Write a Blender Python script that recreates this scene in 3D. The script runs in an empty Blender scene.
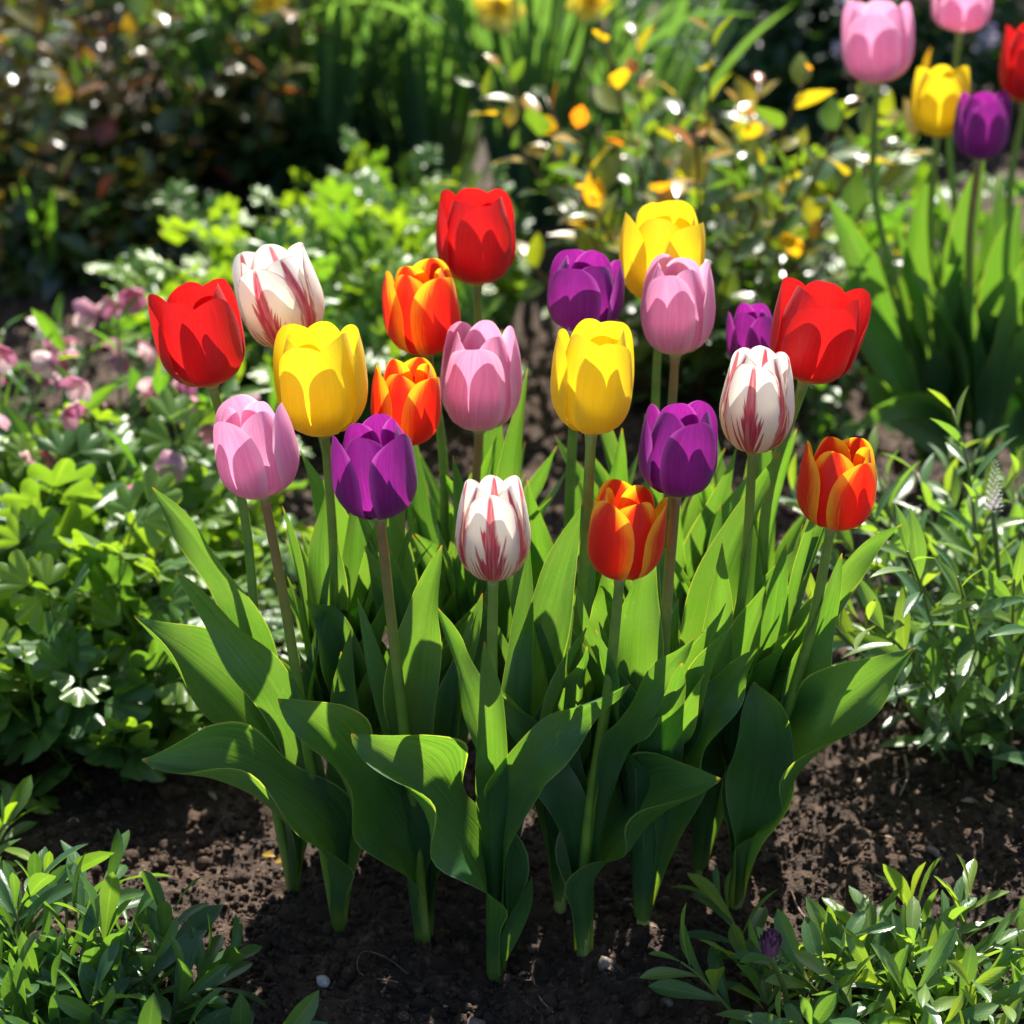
import bpy, math, random
import numpy as np
from mathutils import Vector, Quaternion
R = math.radians
random.seed(7); rng = np.random.default_rng(11)
scene = bpy.context.scene
col = scene.collection

# ------------------------------------------------------------------ camera
PITCH, FOV, CAMH = R(26), R(26), 1.05
CAM = np.array([0, -1.56, CAMH])
cd = bpy.data.cameras.new('camera'); cam = bpy.data.objects.new('camera', cd); col.objects.link(cam)
cam.location = CAM; cam.rotation_euler = (math.pi/2 - PITCH, 0, 0)
cd.sensor_width = 36; cd.sensor_fit = 'HORIZONTAL'; cd.angle = FOV
cd.clip_start = 0.05; cd.clip_end = 300
cd.dof.use_dof = True; cd.dof.focus_distance = 1.60; cd.dof.aperture_fstop = 5.2; cd.dof.aperture_blades = 0
scene.camera = cam
# ------------------------------------------------------------------ sky and sun
SUN_AZ, SUN_EL = R(10), R(48)         # azimuth from +Y, negative to the left
w = bpy.data.worlds.new('World'); scene.world = w; w.use_nodes = True
nt = w.node_tree; nt.nodes.clear()
sky = nt.nodes.new('ShaderNodeTexSky'); sky.sky_type = 'NISHITA'; sky.sun_disc = False
sky.sun_elevation = SUN_EL; sky.sun_rotation = SUN_AZ % (2*math.pi)
bg = nt.nodes.new('ShaderNodeBackground'); bg.inputs[1].default_value = 0.085
wo = nt.nodes.new('ShaderNodeOutputWorld')
nt.links.new(sky.outputs[0], bg.inputs[0]); nt.links.new(bg.outputs[0], wo.inputs[0])
ld = bpy.data.lights.new('sun', 'SUN'); ld.energy = 5.0; ld.angle = R(0.5); ld.color = (1, .95, .86)
lo = bpy.data.objects.new('sun', ld); col.objects.link(lo)
sd = Vector((math.sin(SUN_AZ)*math.cos(SUN_EL), math.cos(SUN_AZ)*math.cos(SUN_EL), math.sin(SUN_EL)))
lo.location = sd*20; lo.rotation_euler = sd.to_track_quat('Z', 'Y').to_euler()
scene.view_settings.view_transform = 'Standard'; scene.view_settings.look = 'None'
scene.view_settings.exposure = 1.4; scene.view_settings.gamma = 1
scene.cycles.use_denoising = True; scene.cycles.max_bounces = 8
scene.cycles.transparent_max_bounces = 4
scene.cycles.sample_clamp_indirect = 6

# ------------------------------------------------------------------ helpers
FPX = 512/math.tan(FOV/2)
def ray(px, py):
    a, b = (px-512)/FPX, (py-512)/FPX
    f = np.array([0, math.cos(PITCH), -math.sin(PITCH)]); dn = np.array([0, -math.sin(PITCH), -math.cos(PITCH)])
    return f + a*np.array([1, 0, 0]) + b*dn
def atY(px, py, Y):
    d = ray(px, py); return CAM + d*((Y-CAM[1])/d[1])
def atZ(px, py, z=0.):
    d = ray(px, py); return CAM + d*((z-CAM[2])/d[2])
def depth(p):
    return float(np.dot(np.asarray(p)-CAM, [0, math.cos(PITCH), -math.sin(PITCH)]))
def nrm(v): 
    v = np.asarray(v, float); return v/np.maximum(np.linalg.norm(v, axis=-1, keepdims=True), 1e-9)
def catmull(pts, n):
    p = np.asarray(pts, float); k = len(p)
    if p.ndim == 1: p = p[:, None]
    q = np.vstack([2*p[0]-p[1], p, 2*p[-1]-p[-2]])
    t = np.asarray(n, float)*(k-1) if hasattr(n, '__len__') else np.linspace(0, k-1, n)
    i = np.clip(t.astype(int), 0, k-2); f = (t-i)[:, None]
    a, b, c, d = q[i], q[i+1], q[i+2], q[i+3]
    return .5*(2*b+(c-a)*f+(2*a-5*b+4*c-d)*f**2+(3*b-a-3*c+d)*f**3)
def prof(xs, ys, t):
    """smooth curve through (xs, ys)"""
    xs = np.asarray(xs, float); u = np.interp(t, xs, np.linspace(0, 1, len(xs)))
    return catmull(ys, u)[:, 0]
_perm = np.random.default_rng(3).random((512, 512))
def vnoise(x, y):
    xi = np.floor(x).astype(int); yi = np.floor(y).astype(int); fx = x-xi; fy = y-yi
    fx = fx*fx*(3-2*fx); fy = fy*fy*(3-2*fy)
    g = lambda a, b: _perm[a % 512, b % 512]
    return (g(xi, yi)*(1-fx)+g(xi+1, yi)*fx)*(1-fy)+(g(xi, yi+1)*(1-fx)+g(xi+1, yi+1)*fx)*fy - .5

def mesh(name, V, F, mat, parent=None, attrs=None, smooth=True):
    V = np.ascontiguousarray(V, np.float32).reshape(-1, 3)
    Fs = F if isinstance(F, list) else [F]
    Fs = [np.asarray(f, np.int32) for f in Fs if len(f)]
    me = bpy.data.meshes.new(name)
    loops = np.concatenate([f.ravel() for f in Fs])
    tot = np.concatenate([np.full(len(f), f.shape[1], np.int32) for f in Fs])
    st = np.concatenate([[0], np.cumsum(tot)[:-1]]).astype(np.int32)
    me.vertices.add(len(V)); me.vertices.foreach_set('co', V.ravel())
    me.loops.add(len(loops)); me.loops.foreach_set('vertex_index', loops)
    me.polygons.add(len(tot)); me.polygons.foreach_set('loop_start', st)
    me.update(calc_edges=True); me.validate()
    if smooth: me.polygons.foreach_set('use_smooth', np.ones(len(me.polygons), bool))
    for k, a in (attrs or {}).items():
        a = np.asarray(a, np.float32)
        if a.ndim == 1:
            at = me.attributes.new(k, 'FLOAT', 'POINT'); at.data.foreach_set('value', a)
        else:
            at = me.attributes.new(k, 'FLOAT_VECTOR', 'POINT'); at.data.foreach_set('vector', a.ravel())
    if mat: me.materials.append(mat)
    o = bpy.data.objects.new(name, me); col.objects.link(o)
    if parent: o.parent = parent
    return o
def empty(name, loc, label, cat, group=None):
    o = bpy.data.objects.new(name, None); col.objects.link(o); o.location = loc; o.empty_display_size = .03
    o['label'] = label; o['category'] = cat
    if group: o['group'] = group
    return o
def tag(o, label, cat, group=None):
    o['label'] = label; o['category'] = cat
    if group: o['group'] = group
    return o
def gridF(n, m, wrap=False):
    """quads of an n x m vertex grid"""
    i = np.arange(n-1)[:, None]; j = np.arange(m if wrap else m-1)[None, :]
    a = i*m+j; b = i*m+(j+1) % m
    return np.stack([a, b, b+m, a+m], -1).reshape(-1, 4)
def tube(P, rad, k=8, cap=True):
    P = np.asarray(P, float); n = len(P); T = nrm(np.gradient(P, axis=0))
    ref = np.array([.31, .95, .05]); A = nrm(np.cross(T, ref)); B = np.cross(T, A)
    a = np.linspace(0, 2*math.pi, k, endpoint=False)
    r = np.broadcast_to(np.asarray(rad, float), (n,))[:, None, None]
    V = P[:, None]+r*(np.cos(a)[None, :, None]*A[:, None]+np.sin(a)[None, :, None]*B[:, None])
    V = V.reshape(-1, 3); F = [gridF(n, k, True)]
    if cap:
        V = np.vstack([V, P[-1:]]); F.append(np.array([[(n-1)*k+j, (n-1)*k+(j+1) % k, n*k] for j in range(k)]))
    puv = np.zeros((len(V), 3)); puv[:n*k, 0] = np.tile(a/6.283, n); puv[:n*k, 1] = np.repeat(np.linspace(0, 1, n), k); puv[n*k:, 1] = 1
    return V, F, puv
def merge(parts):
    """[(V, F(list or array), attr dict)] -> one"""
    Vs, Fs, at, o = [], {}, {}, 0
    for V, F, a in parts:
        for f in (F if isinstance(F, list) else [F]):
            f = np.asarray(f); Fs.setdefault(f.shape[1], []).append(f+o)
        Vs.append(V); o += len(V)
        for k, x in a.items(): at.setdefault(k, []).append(x)
    return np.vstack(Vs), [np.vstack(f) for f in Fs.values()], {k: np.concatenate(x) for k, x in at.items()}
def scatter(tpl, pos, X, Y, Z, sc):
    """copies of a template (V, F, puv) placed with bases X, Y, Z"""
    V, F, puv = tpl; n = len(pos); k = len(V)
    sc = np.broadcast_to(np.asarray(sc, float), (n,))
    W = pos[:, None]+sc[:, None, None]*(V[None, :, 0, None]*X[:, None]+V[None, :, 1, None]*Y[:, None]+V[None, :, 2, None]*Z[:, None])
    Fs = [(f[None]+(np.arange(n)*k)[:, None, None]).reshape(-1, f.shape[1]) for f in (F if isinstance(F, list) else [F])]
    return W.reshape(-1, 3), Fs, np.tile(puv, (n, 1))

# ------------------------------------------------------------------ materials
class NT:
    def __init__(s, name):
        s.m = bpy.data.materials.new(name); s.m.use_nodes = True; s.t = s.m.node_tree; s.t.nodes.clear()
    def n(s, typ, ins=None, **kw):
        nd = s.t.nodes.new(typ)
        for k, v in kw.items(): setattr(nd, k, v)
        for k, v in (ins or {}).items(): s.set(nd.inputs[k], v)
        return nd
    def set(s, sock, v):
        if hasattr(v, 'links') or isinstance(v, bpy.types.NodeSocket): s.t.links.new(v, sock)
        else:
            if isinstance(v, (tuple, list)) and len(v) == 3 and len(sock.default_value) == 4: v = (*v, 1)
            sock.default_value = v
    def math(s, op, a, b=0., c=0., clamp=False):
        nd = s.n('ShaderNodeMath', {0: a, 1: b, 2: c}, operation=op, use_clamp=clamp); return nd.outputs[0]
    def mix(s, f, a, b, typ='MIX'):
        nd = s.n('ShaderNodeMix', data_type='RGBA', blend_type=typ); s.set(nd.inputs[0], f); s.set(nd.inputs[6], a); s.set(nd.inputs[7], b)
        return nd.outputs[2]
    def step(s, x, lo, hi):
        return s.n('ShaderNodeMapRange', {0: x, 1: lo, 2: hi}, interpolation_type='SMOOTHSTEP').outputs[0]
    def attr(s, nm): return s.n('ShaderNodeAttribute', attribute_name=nm)
    def noise(s, vec, scale, detail=3., rough=.55):
        return s.n('ShaderNodeTexNoise', {'Vector': vec, 'Scale': scale, 'Detail': detail, 'Roughness': rough}).outputs[0]
    def vmul(s, v, k): return s.n('ShaderNodeVectorMath', {0: v, 1: k}, operation='MULTIPLY').outputs[0]
    def ramp(s, f, stops, interp='LINEAR'):
        nd = s.n('ShaderNodeValToRGB'); s.set(nd.inputs[0], f); e = nd.color_ramp; e.interpolation = interp
        while len(e.elements) < len(stops): e.elements.new(.5)
        for el, (p, c) in zip(e.elements, stops): el.position = p; el.color = (*c, 1)
        return nd.outputs[0]
    def bump(s, h, st, dist=.001):
        return s.n('ShaderNodeBump', {'Height': h, 'Strength': st, 'Distance': dist}).outputs[0]
    def out(s, sh):
        o = s.n('ShaderNodeOutputMaterial'); s.t.links.new(sh, o.inputs[0]); return s.m
    def thin(s, base, trans, fac, rough, normal=None, spec=.5, sheen=0.):
        """a thin translucent sheet: leaf or petal"""
        p = s.n('ShaderNodeBsdfPrincipled', {'Base Color': base, 'Roughness': rough, 'Specular IOR Level': spec, 'Sheen Weight': sheen})
        t = s.n('ShaderNodeBsdfTranslucent', {'Color': trans})
        if normal is not None: s.set(p.inputs['Normal'], normal); s.set(t.inputs['Normal'], normal)
        mx = s.n('ShaderNodeMixShader', {0: fac}); s.t.links.new(p.outputs[0], mx.inputs[1]); s.t.links.new(t.outputs[0], mx.inputs[2])
        return s.out(mx.outputs[0])

def petal_mat(kind):
    s = NT(kind+'_petal'); at = s.attr('puv'); sep = s.n('ShaderNodeSeparateXYZ', {0: at.outputs['Vector']})
    u, v, sd_ = sep.outputs[0], sep.outputs[1], sep.outputs[2]
    au = s.math('ABSOLUTE', s.math('MULTIPLY_ADD', u, 2., -1.))
    strv = s.n('ShaderNodeCombineXYZ', {0: s.math('MULTIPLY', u, 16.), 1: s.math('MULTIPLY', v, 1.3), 2: s.math('MULTIPLY', sd_, 31.)}).outputs[0]
    vein = s.noise(strv, 2.2, 4, .6)
    big = s.noise(s.n('ShaderNodeCombineXYZ', {0: s.math('MULTIPLY', u, 5.), 1: s.math('MULTIPLY', v, 2.2), 2: s.math('MULTIPLY', sd_, 57.)}).outputs[0], 1.3, 3, .6)
    if kind == 'red':
        c = s.mix(s.step(vein, .35, .7), (.50, .008, .012), (.58, .012, .014))
        c = s.mix(s.step(v, .16, .02), c, (.62, .34, .04)); tr = s.vmul(c, (1.35, 1.5, 1.0)); f = 0.43
    elif kind == 'yellow':
        c = s.mix(s.step(vein, .3, .7), (.84, .62, .014), (.87, .67, .03)); tr = s.vmul(c, (1.05, 1.08, .8)); f = 0.46
    elif kind == 'pink':
        c = s.mix(s.step(vein, .3, .72), (.72, .29, .46), (.80, .40, .56))
        c = s.mix(s.math('MULTIPLY', s.step(au, .6, 1.), .5), c, (.88, .66, .74))
        c = s.mix(s.step(v, .2, .02), c, (.75, .6, .5)); tr = s.vmul(c, (1.18, 1.08, 1.12)); f = 0.43
    elif kind == 'purple':
        c = s.mix(s.step(vein, .3, .7), (.18, .010, .17), (.24, .020, .22))
        c = s.mix(s.math('MULTIPLY', s.step(au, .75, 1.), .55), c, (.42, .12, .42)); tr = s.vmul(c, (1.6, 1.25, 1.4)); f = 0.41
    elif kind == 'orange':
        e = s.math('ADD', s.math('MULTIPLY_ADD', s.math('SUBTRACT', vein, .5), .55, au), s.math('MULTIPLY', s.step(v, .6, 1.), .28))
        m = s.step(e, .52, 1.0)
        c = s.mix(m, (.64, .016, .008), (.96, .62, .03)); c = s.mix(s.math('MULTIPLY', s.step(e, .1, .5), .2), c, (.8, .12, .012))
        tr = s.vmul(c, (1.3, 1.25, .8)); f = 0.43
    else:  # flamed white
        sg = s.math('GREATER_THAN', u, .5)
        fv = s.n('ShaderNodeCombineXYZ', {0: s.math('SUBTRACT', s.math('MULTIPLY', au, 6.5), s.math('MULTIPLY', v, 4.6)), 1: s.math('MULTIPLY_ADD', v, .9, s.math('MULTIPLY', sg, 7.)), 2: s.math('MULTIPLY', sd_, 83.)}).outputs[0]
        fl = s.noise(fv, 1.5, 2, .5); pr = s.math('FRACT', s.math('MULTIPLY', sd_, 37.7))
        wid = s.math('MULTIPLY', s.step(v, .95, .22), s.math('MULTIPLY_ADD', pr, .5, .32))
        core = s.step(s.math('ADD', fl, s.math('MULTIPLY', s.math('SUBTRACT', wid, au), .62)), .54, .60)
        spine = s.math('MULTIPLY', s.step(s.math('ADD', au, s.math('ADD', s.math('MULTIPLY', v, .09), s.math('MULTIPLY', s.math('SUBTRACT', vein, .5), .12))), .24, .17), s.step(v, 1.02, .95))
        edge = s.math('MULTIPLY', s.step(s.math('ADD', au, s.math('MULTIPLY', s.math('SUBTRACT', big, .5), .6)), .84, .92), s.step(vein, .36, .5))
        m = s.math('MAXIMUM', s.math('MAXIMUM', core, spine), s.math('MULTIPLY', edge, .8), clamp=True)
        m = s.math('MULTIPLY', m, s.math('MULTIPLY_ADD', s.step(vein, .3, .6), .3, .7))
        c = s.mix(s.step(v, .75, .1), (.89, .87, .82), (.87, .79, .55))
        c = s.mix(s.math('MULTIPLY', m, .95), c, (.44, .004, .060)); c = s.mix(s.step(v, .10, .0), c, (.7, .55, .2))
        tr = s.vmul(c, (1.1, 1.06, .94)); f = 0.42
    c = s.mix(s.math('MULTIPLY', s.step(au, .90, 1.), .35), c, s.n('ShaderNodeVectorMath', {0: s.vmul(c, (1.15, 1.3, 1.3)), 1: (.04, .03, .03)}, operation='ADD').outputs[0])  # paler margin: bright light on the petal rim, put into the colour
    fine = s.noise(s.n('ShaderNodeCombineXYZ', {0: s.math('MULTIPLY', u, 60.), 1: s.math('MULTIPLY', v, 2.5), 2: s.math('MULTIPLY', sd_, 31.)}).outputs[0], 2., 3, .6)
    nb = s.bump(s.math('ADD', s.math('MULTIPLY', vein, .6), fine), .3, .0006)
    c = s.mix(s.math('MULTIPLY', s.step(fine, .4, .7), .16), c, (.75, .6, .7), 'MULTIPLY')
    return s.thin(c, tr, f, .46, nb, .36, .1)

def tulip_leaf_mat():
    s = NT('tulip_leaf'); at = s.attr('puv'); sep = s.n('ShaderNodeSeparateXYZ', {0: at.outputs['Vector']})
    u, v, q = sep.outputs[0], sep.outputs[1], sep.outputs[2]
    au = s.math('ABSOLUTE', s.math('MULTIPLY_ADD', u, 2., -1.))
    vec = s.n('ShaderNodeCombineXYZ', {0: s.math('MULTIPLY', u, 44.), 1: s.math('MULTIPLY', v, 1.1), 2: s.math('MULTIPLY', q, 41.)}).outputs[0]
    vein = s.noise(vec, 1.5, 3, .6)
    geo = s.n('ShaderNodeNewGeometry'); bl = s.noise(geo.outputs['Position'], 26., 3)
    fine = s.noise(geo.outputs['Position'], 420., 2)
    c = s.mix(s.step(vein, .25, .75), (.018, .078, .030), (.055, .155, .050))
    c = s.mix(s.step(bl, .35, .7), c, (.048, .120, .062))
    c = s.mix(s.math('MULTIPLY', q, .4), c, (.060, .165, .035))
    c = s.mix(s.math('MULTIPLY', s.step(fine, .62, .72), .25), c, (.11, .2, .09))
    c = s.mix(s.step(v, .13, .02), c, (.12, .21, .05))
    c = s.mix(s.math('MULTIPLY', s.step(au, .955, .99), .75), c, (.20, .30, .12))
    c = s.mix(s.step(v, .975, .995), c, (.15, .14, .05))
    tr = s.vmul(c, (4.0, 2.9, .5)); 
    nb = s.bump(s.math('ADD', vein, s.math('MULTIPLY', fine, .25)), .5, .0008)
    return s.thin(c, tr, .42, s.math('MULTIPLY_ADD', bl, .2, .31), nb, .45)

def stem_mat(name, top):
    s = NT(name); at = s.attr('puv'); v = s.n('ShaderNodeSeparateXYZ', {0: at.outputs['Vector']}).outputs[1]
    geo = s.n('ShaderNodeNewGeometry'); n_ = s.noise(geo.outputs['Position'], 60., 3)
    c = s.mix(s.step(v, .45, .95), (.15, .27, .03), top)
    c = s.mix(s.step(v, .18, .0), c, (.24, .30, .08)); c = s.mix(s.math('MULTIPLY', s.step(n_, .4, .7), .4), c, (.06, .12, .035))
    p = s.n('ShaderNodeBsdfPrincipled', {'Base Color': c, 'Roughness': .42, 'Subsurface Weight': .1, 'Subsurface Radius': (.004, .006, .001), 'Subsurface Scale': .6})
    return s.out(p.outputs[0])

def foliage_mat(name, stops, trans=(3.2, 2.8, .6), fac=.4, rough=.4, spec=.5, veins=True):
    s = NT(name); at = s.attr('puv'); sep = s.n('ShaderNodeSeparateXYZ', {0: at.outputs['Vector']})
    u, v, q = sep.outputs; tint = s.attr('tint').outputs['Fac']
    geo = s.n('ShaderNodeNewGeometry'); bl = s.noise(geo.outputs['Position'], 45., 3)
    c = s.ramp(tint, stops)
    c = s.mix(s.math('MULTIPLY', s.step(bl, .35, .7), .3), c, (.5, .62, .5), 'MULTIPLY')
    nb = None
    if veins:
        au = s.math('ABSOLUTE', s.math('MULTIPLY_ADD', u, 2., -1.))
        c = s.mix(s.math('MULTIPLY', s.step(au, .12, .03), .35), c, s.vmul(c, (2.2, 1.8, 1.8)))
        h = s.math('SINE', s.math('MULTIPLY', s.math('SUBTRACT', v, s.math('MULTIPLY', au, .3)), 50.))
        nb = s.bump(s.math('ADD', s.math('MULTIPLY', h, .25), bl), .2, .0006)
    return s.thin(c, s.vmul(c, trans), fac, rough, nb, spec)

def plain_mat(name, c0, c1, scale=40., rough=.6, bump=.3, dist=.002):
    s = NT(name); geo = s.n('ShaderNodeNewGeometry'); n_ = s.noise(geo.outputs['Position'], scale, 4)
    c = s.mix(s.step(n_, .3, .7), c0, c1)
    p = s.n('ShaderNodeBsdfPrincipled', {'Base Color': c, 'Roughness': rough, 'Normal': s.bump(n_, bump, dist)})
    return s.out(p.outputs[0])
def soil_mat():
    s = NT('soil'); geo = s.n('ShaderNodeNewGeometry'); P = geo.outputs['Position']
    a = s.noise(P, 9., 4); b = s.noise(P, 120., 4, .65); d = s.noise(P, 520., 3, .6)
    c = s.mix(s.step(a, .3, .7), (.024, .0125, .007), (.060, .033, .018))
    c = s.mix(s.step(b, .5, .75), c, (.155, .092, .054))
    c = s.mix(s.step(d, .70, .78), c, (.22, .17, .12)); c = s.mix(s.math('MULTIPLY', s.step(d, .40, .28), .35), c, (.012, .008, .006))
    h = s.math('ADD', s.math('MULTIPLY', b, 1.), s.math('MULTIPLY', d, .5))
    p = s.n('ShaderNodeBsdfPrincipled', {'Base Color': c, 'Roughness': .82, 'Specular IOR Level': .35, 'Normal': s.bump(h, .9, .004)})
    return s.out(p.outputs[0])

M = {k: petal_mat(k) for k in ('red', 'yellow', 'pink', 'purple', 'orange', 'white')}
M['leaf'] = tulip_leaf_mat()
M['stem_green'] = stem_mat('green_stem', (.17, .27, .04))
M['stem_brown'] = stem_mat('brownish_stem', (.25, .15, .055))
M['pistil'] = plain_mat('pistil', (.25, .3, .06), (.35, .36, .1))
M['soil'] = soil_mat()
M['twig'] = plain_mat('twig', (.16, .10, .06), (.30, .2, .13), 90.)
M['stone'] = plain_mat('pale_stone', (.30, .27, .24), (.55, .5, .45), 200.)
M['brown_stone'] = plain_mat('brown_stone', (.10, .07, .055), (.2, .15, .12), 200.)
M['bark'] = plain_mat('bark', (.05, .035, .022), (.11, .08, .05), 80.)

# ------------------------------------------------------------------ soil sheet
def axis(lo, hi, fine, far):
    a = np.arange(lo, hi+1e-9, fine); g = fine*1.25**np.arange(1, 60); g = np.cumsum(g); g = g[g < far]
    return np.concatenate([lo-g[::-1], a, hi+g])
def soil_h(x, y):
    h = .030*vnoise(x*4+7, y*4+3)+.020*vnoise(x*11, y*11+9)+.016*np.abs(vnoise(x*29+5, y*29))+.010*vnoise(x*70, y*70+40)+.012*np.abs(vnoise(x*52, y*52+11))+.006*vnoise(x*170+3, y*170)
    fade = np.clip(1.6-np.hypot(x, y)/6, 0, 1)
    return h*fade
ax, ay = axis(-.75, .75, .0045, 60), axis(-.42, 1.15, .0045, 60)
GX, GY = np.meshgrid(ax, ay)
V = np.stack([GX, GY, soil_h(GX, GY)], -1).reshape(-1, 3)
o = mesh('soil', V, gridF(len(ay), len(ax)), M['soil']); o['kind'] = 'structure'
def gz(x, y): return float(soil_h(np.array([x]), np.array([y]))[0])

# crumbs of soil
def ico():
    t = (1+5**.5)/2
    v = nrm(np.array([(-1,t,0),(1,t,0),(-1,-t,0),(1,-t,0),(0,-1,t),(0,1,t),(0,-1,-t),(0,1,-t),(t,0,-1),(t,0,1),(-t,0,-1),(-t,0,1)]))
    f = [(0,11,5),(0,5,1),(0,1,7),(0,7,10),(0,10,11),(1,5,9),(5,11,4),(11,10,2),(10,7,6),(7,1,8),(3,9,4),(3,4,2),(3,2,6),(3,6,8),(3,8,9),(4,9,5),(2,4,11),(6,2,10),(8,6,7),(9,8,1)]
    return v, np.array(f)
def ico2():
    v, f = ico(); v = list(map(tuple, v)); mid = {}; out = []
    def m(a, b):
        k = (min(a, b), max(a, b))
        if k not in mid: mid[k] = len(v); v.append(tuple(nrm(np.array(v[a])+np.array(v[b]))))
        return mid[k]
    for a, b, c in f:
        x, y, z = m(a, b), m(b, c), m(c, a); out += [(a, x, z), (x, b, y), (z, y, c), (x, y, z)]
    return np.array(v), np.array(out)
IV, IF = ico2()
def lump(seed, amp=.35):
    g = np.random.default_rng(seed); d = g.normal(size=(6, 3)); 
    r = 1+amp*sum(np.sin(IV@d[i]*1.8+i)*.4 for i in range(6))/1.5
    return IV*r[:, None]*g.uniform(.7, 1.15, 3)
parts = []
FV, FF = ico()
def lump_small(seed):
    g = np.random.default_rng(seed); return FV*g.uniform(.65, 1.25, (12, 1))*g.uniform(.7, 1.1, 3)
for q in range(12):
    big = q < 5; n = 1500 if big else 7500
    x = rng.uniform(-.7, .7, n); y = rng.uniform(-.40, 1.1 if big else .6, n)
    sc = (.002+.0075*rng.random(n)**4.) if big else (.0008+.0030*rng.random(n)**2.)
    z = soil_h(x, y)+sc*.25
    ang = rng.uniform(0, 6.28, n); X = np.stack([np.cos(ang), np.sin(ang), 0*ang], -1); Y = np.stack([-np.sin(ang), np.cos(ang), 0*ang], -1); Z = np.tile([0, 0, 1.], (n, 1))
    W, F, pu = scatter((lump(q), IF, np.zeros((len(IV), 3))) if big else (lump_small(q), FF, np.zeros((12, 3))), np.stack([x, y, z], -1), X, Y, Z, sc)
    parts.append((W, F, {}))
V, F, _ = merge(parts)
o = mesh('soil_crumbs', V, F, M['soil']); o['kind'] = 'stuff'; o['label'] = 'dark brown soil crumbs strewn over the flower bed'; o['category'] = 'soil crumbs'

# dry litter strewn on the soil
n = 520; x = rng.uniform(-.6, .6, n); y = rng.uniform(-.4, .7, n)
lt = prof; TL = None
def litter_tpl():
    t = np.linspace(0, 1, 5); S, T_ = np.meshgrid([-1, 0, 1], t); wdt = .16*np.sin(np.clip(T_*.9+.08, 0, 1)*math.pi)
    return np.stack([wdt*S, T_-.5, .25*np.abs(S)*wdt+.12*np.sin(T_*4)], -1).reshape(-1, 3), gridF(5, 3), np.stack([(S+1)/2, T_, 0*S], -1).reshape(-1, 3)
a_ = rng.uniform(0, 6.28, n); D = np.stack([np.cos(a_), np.sin(a_), rng.normal(0, .2, n)], -1); Zr = np.tile([0, 0, 1.], (n, 1))+rng.normal(0, .5, (n, 3))
D = nrm(D); Zr = nrm(Zr-np.sum(Zr*D, 1, keepdims=True)*D)
V, F, pu = scatter(litter_tpl(), np.stack([x, y, soil_h(x, y)+.003], -1), np.cross(D, Zr), D, Zr, .004+.014*rng.random(n)**2.5)
M['litter'] = plain_mat('dry_litter', (.10, .06, .035), (.30, .21, .13), 70., .8)
o = mesh('dry_litter', V, F, M['litter']); o['kind'] = 'stuff'; o['label'] = 'bits of dry leaf and straw lying on the dark soil'; o['category'] = 'leaf litter'

# ------------------------------------------------------------------ tulips
def petal(phi, Rm, H, opening, seed, inner=False, wmul=1., blunt=2.6):
    g = np.random.default_rng(seed); nv, nu = 26, 17
    s = np.linspace(0, 1, nv); t = 1-(1-s)**1.6
    top = (.74 if inner else .86)+opening+g.uniform(-.04, .04)
    Hh = H*(g.uniform(.95, .99) if not inner else g.uniform(.96, 1.01))
    r = Rm*prof([0, .05, .14, .28, .44, .62, .8, 1], [.12, .50, .77, .94, 1.0, .995+.3*opening, (.88 if inner else .96)+.6*opening, top], t)
    r = r*(.85 if inner else 1.035)
    z = Hh*(t*.985+.015)
    W0 = wmul*(.90 if inner else g.uniform(.90, .98)); t0 = .44 if inner else .46
    wd = Rm*W0*np.where(t < t0, prof([0, .06, .2, t0*.8, t0, 1], [.17, .52, .82, .98, 1.0, 1.0], np.minimum(t, t0)), np.sqrt(np.maximum(1-(np.maximum(t-t0, 0)/(1.004-t0))**blunt, .012)))
    u = np.linspace(-1, 1, nu); U, T_ = np.meshgrid(u, t)
    al = np.minimum(wd/r, 1.25)[:, None]*U
    ph1, ph2 = g.uniform(0, 6.28, 2); Q = U*np.minimum(wd/(Rm*W0), 1)[:, None]      # cross position in units of the full width
    rr = r[:, None]*(1-((.07 if inner else .075)+(.05 if inner else .04)*T_**2)*Q**2) - Rm*.018*np.exp(-(Q/.12)**2)*np.clip(T_-.2, 0, 1)*np.clip((1-T_)*3, 0, 1)   # midrib groove
    rr = rr + Rm*.022*np.sin(2.6*T_*math.pi+ph1+Q*1.5)*Q**2*T_ + Rm*.012*np.sin(5*Q+ph2)*T_
    # tips: slightly in or out
    curl = g.uniform(-.05, .0) if inner else g.uniform(-.01, .06)
    rr = rr + Rm*curl*np.clip((T_-.72)/.28, 0, 1)**2
    zz = z[:, None] - H*.03*Q**2*T_ + H*.018*np.sin(4*Q+ph1)*T_**3
    a = phi+al+g.uniform(-.1, .1)*T_
    V = np.stack([rr*np.cos(a), rr*np.sin(a), zz], -1).reshape(-1, 3)
    puv = np.stack([(U+1)/2, T_, np.full_like(U, (seed % 97)/97)], -1).reshape(-1, 3)
    return V, gridF(nv, nu), puv

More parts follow.
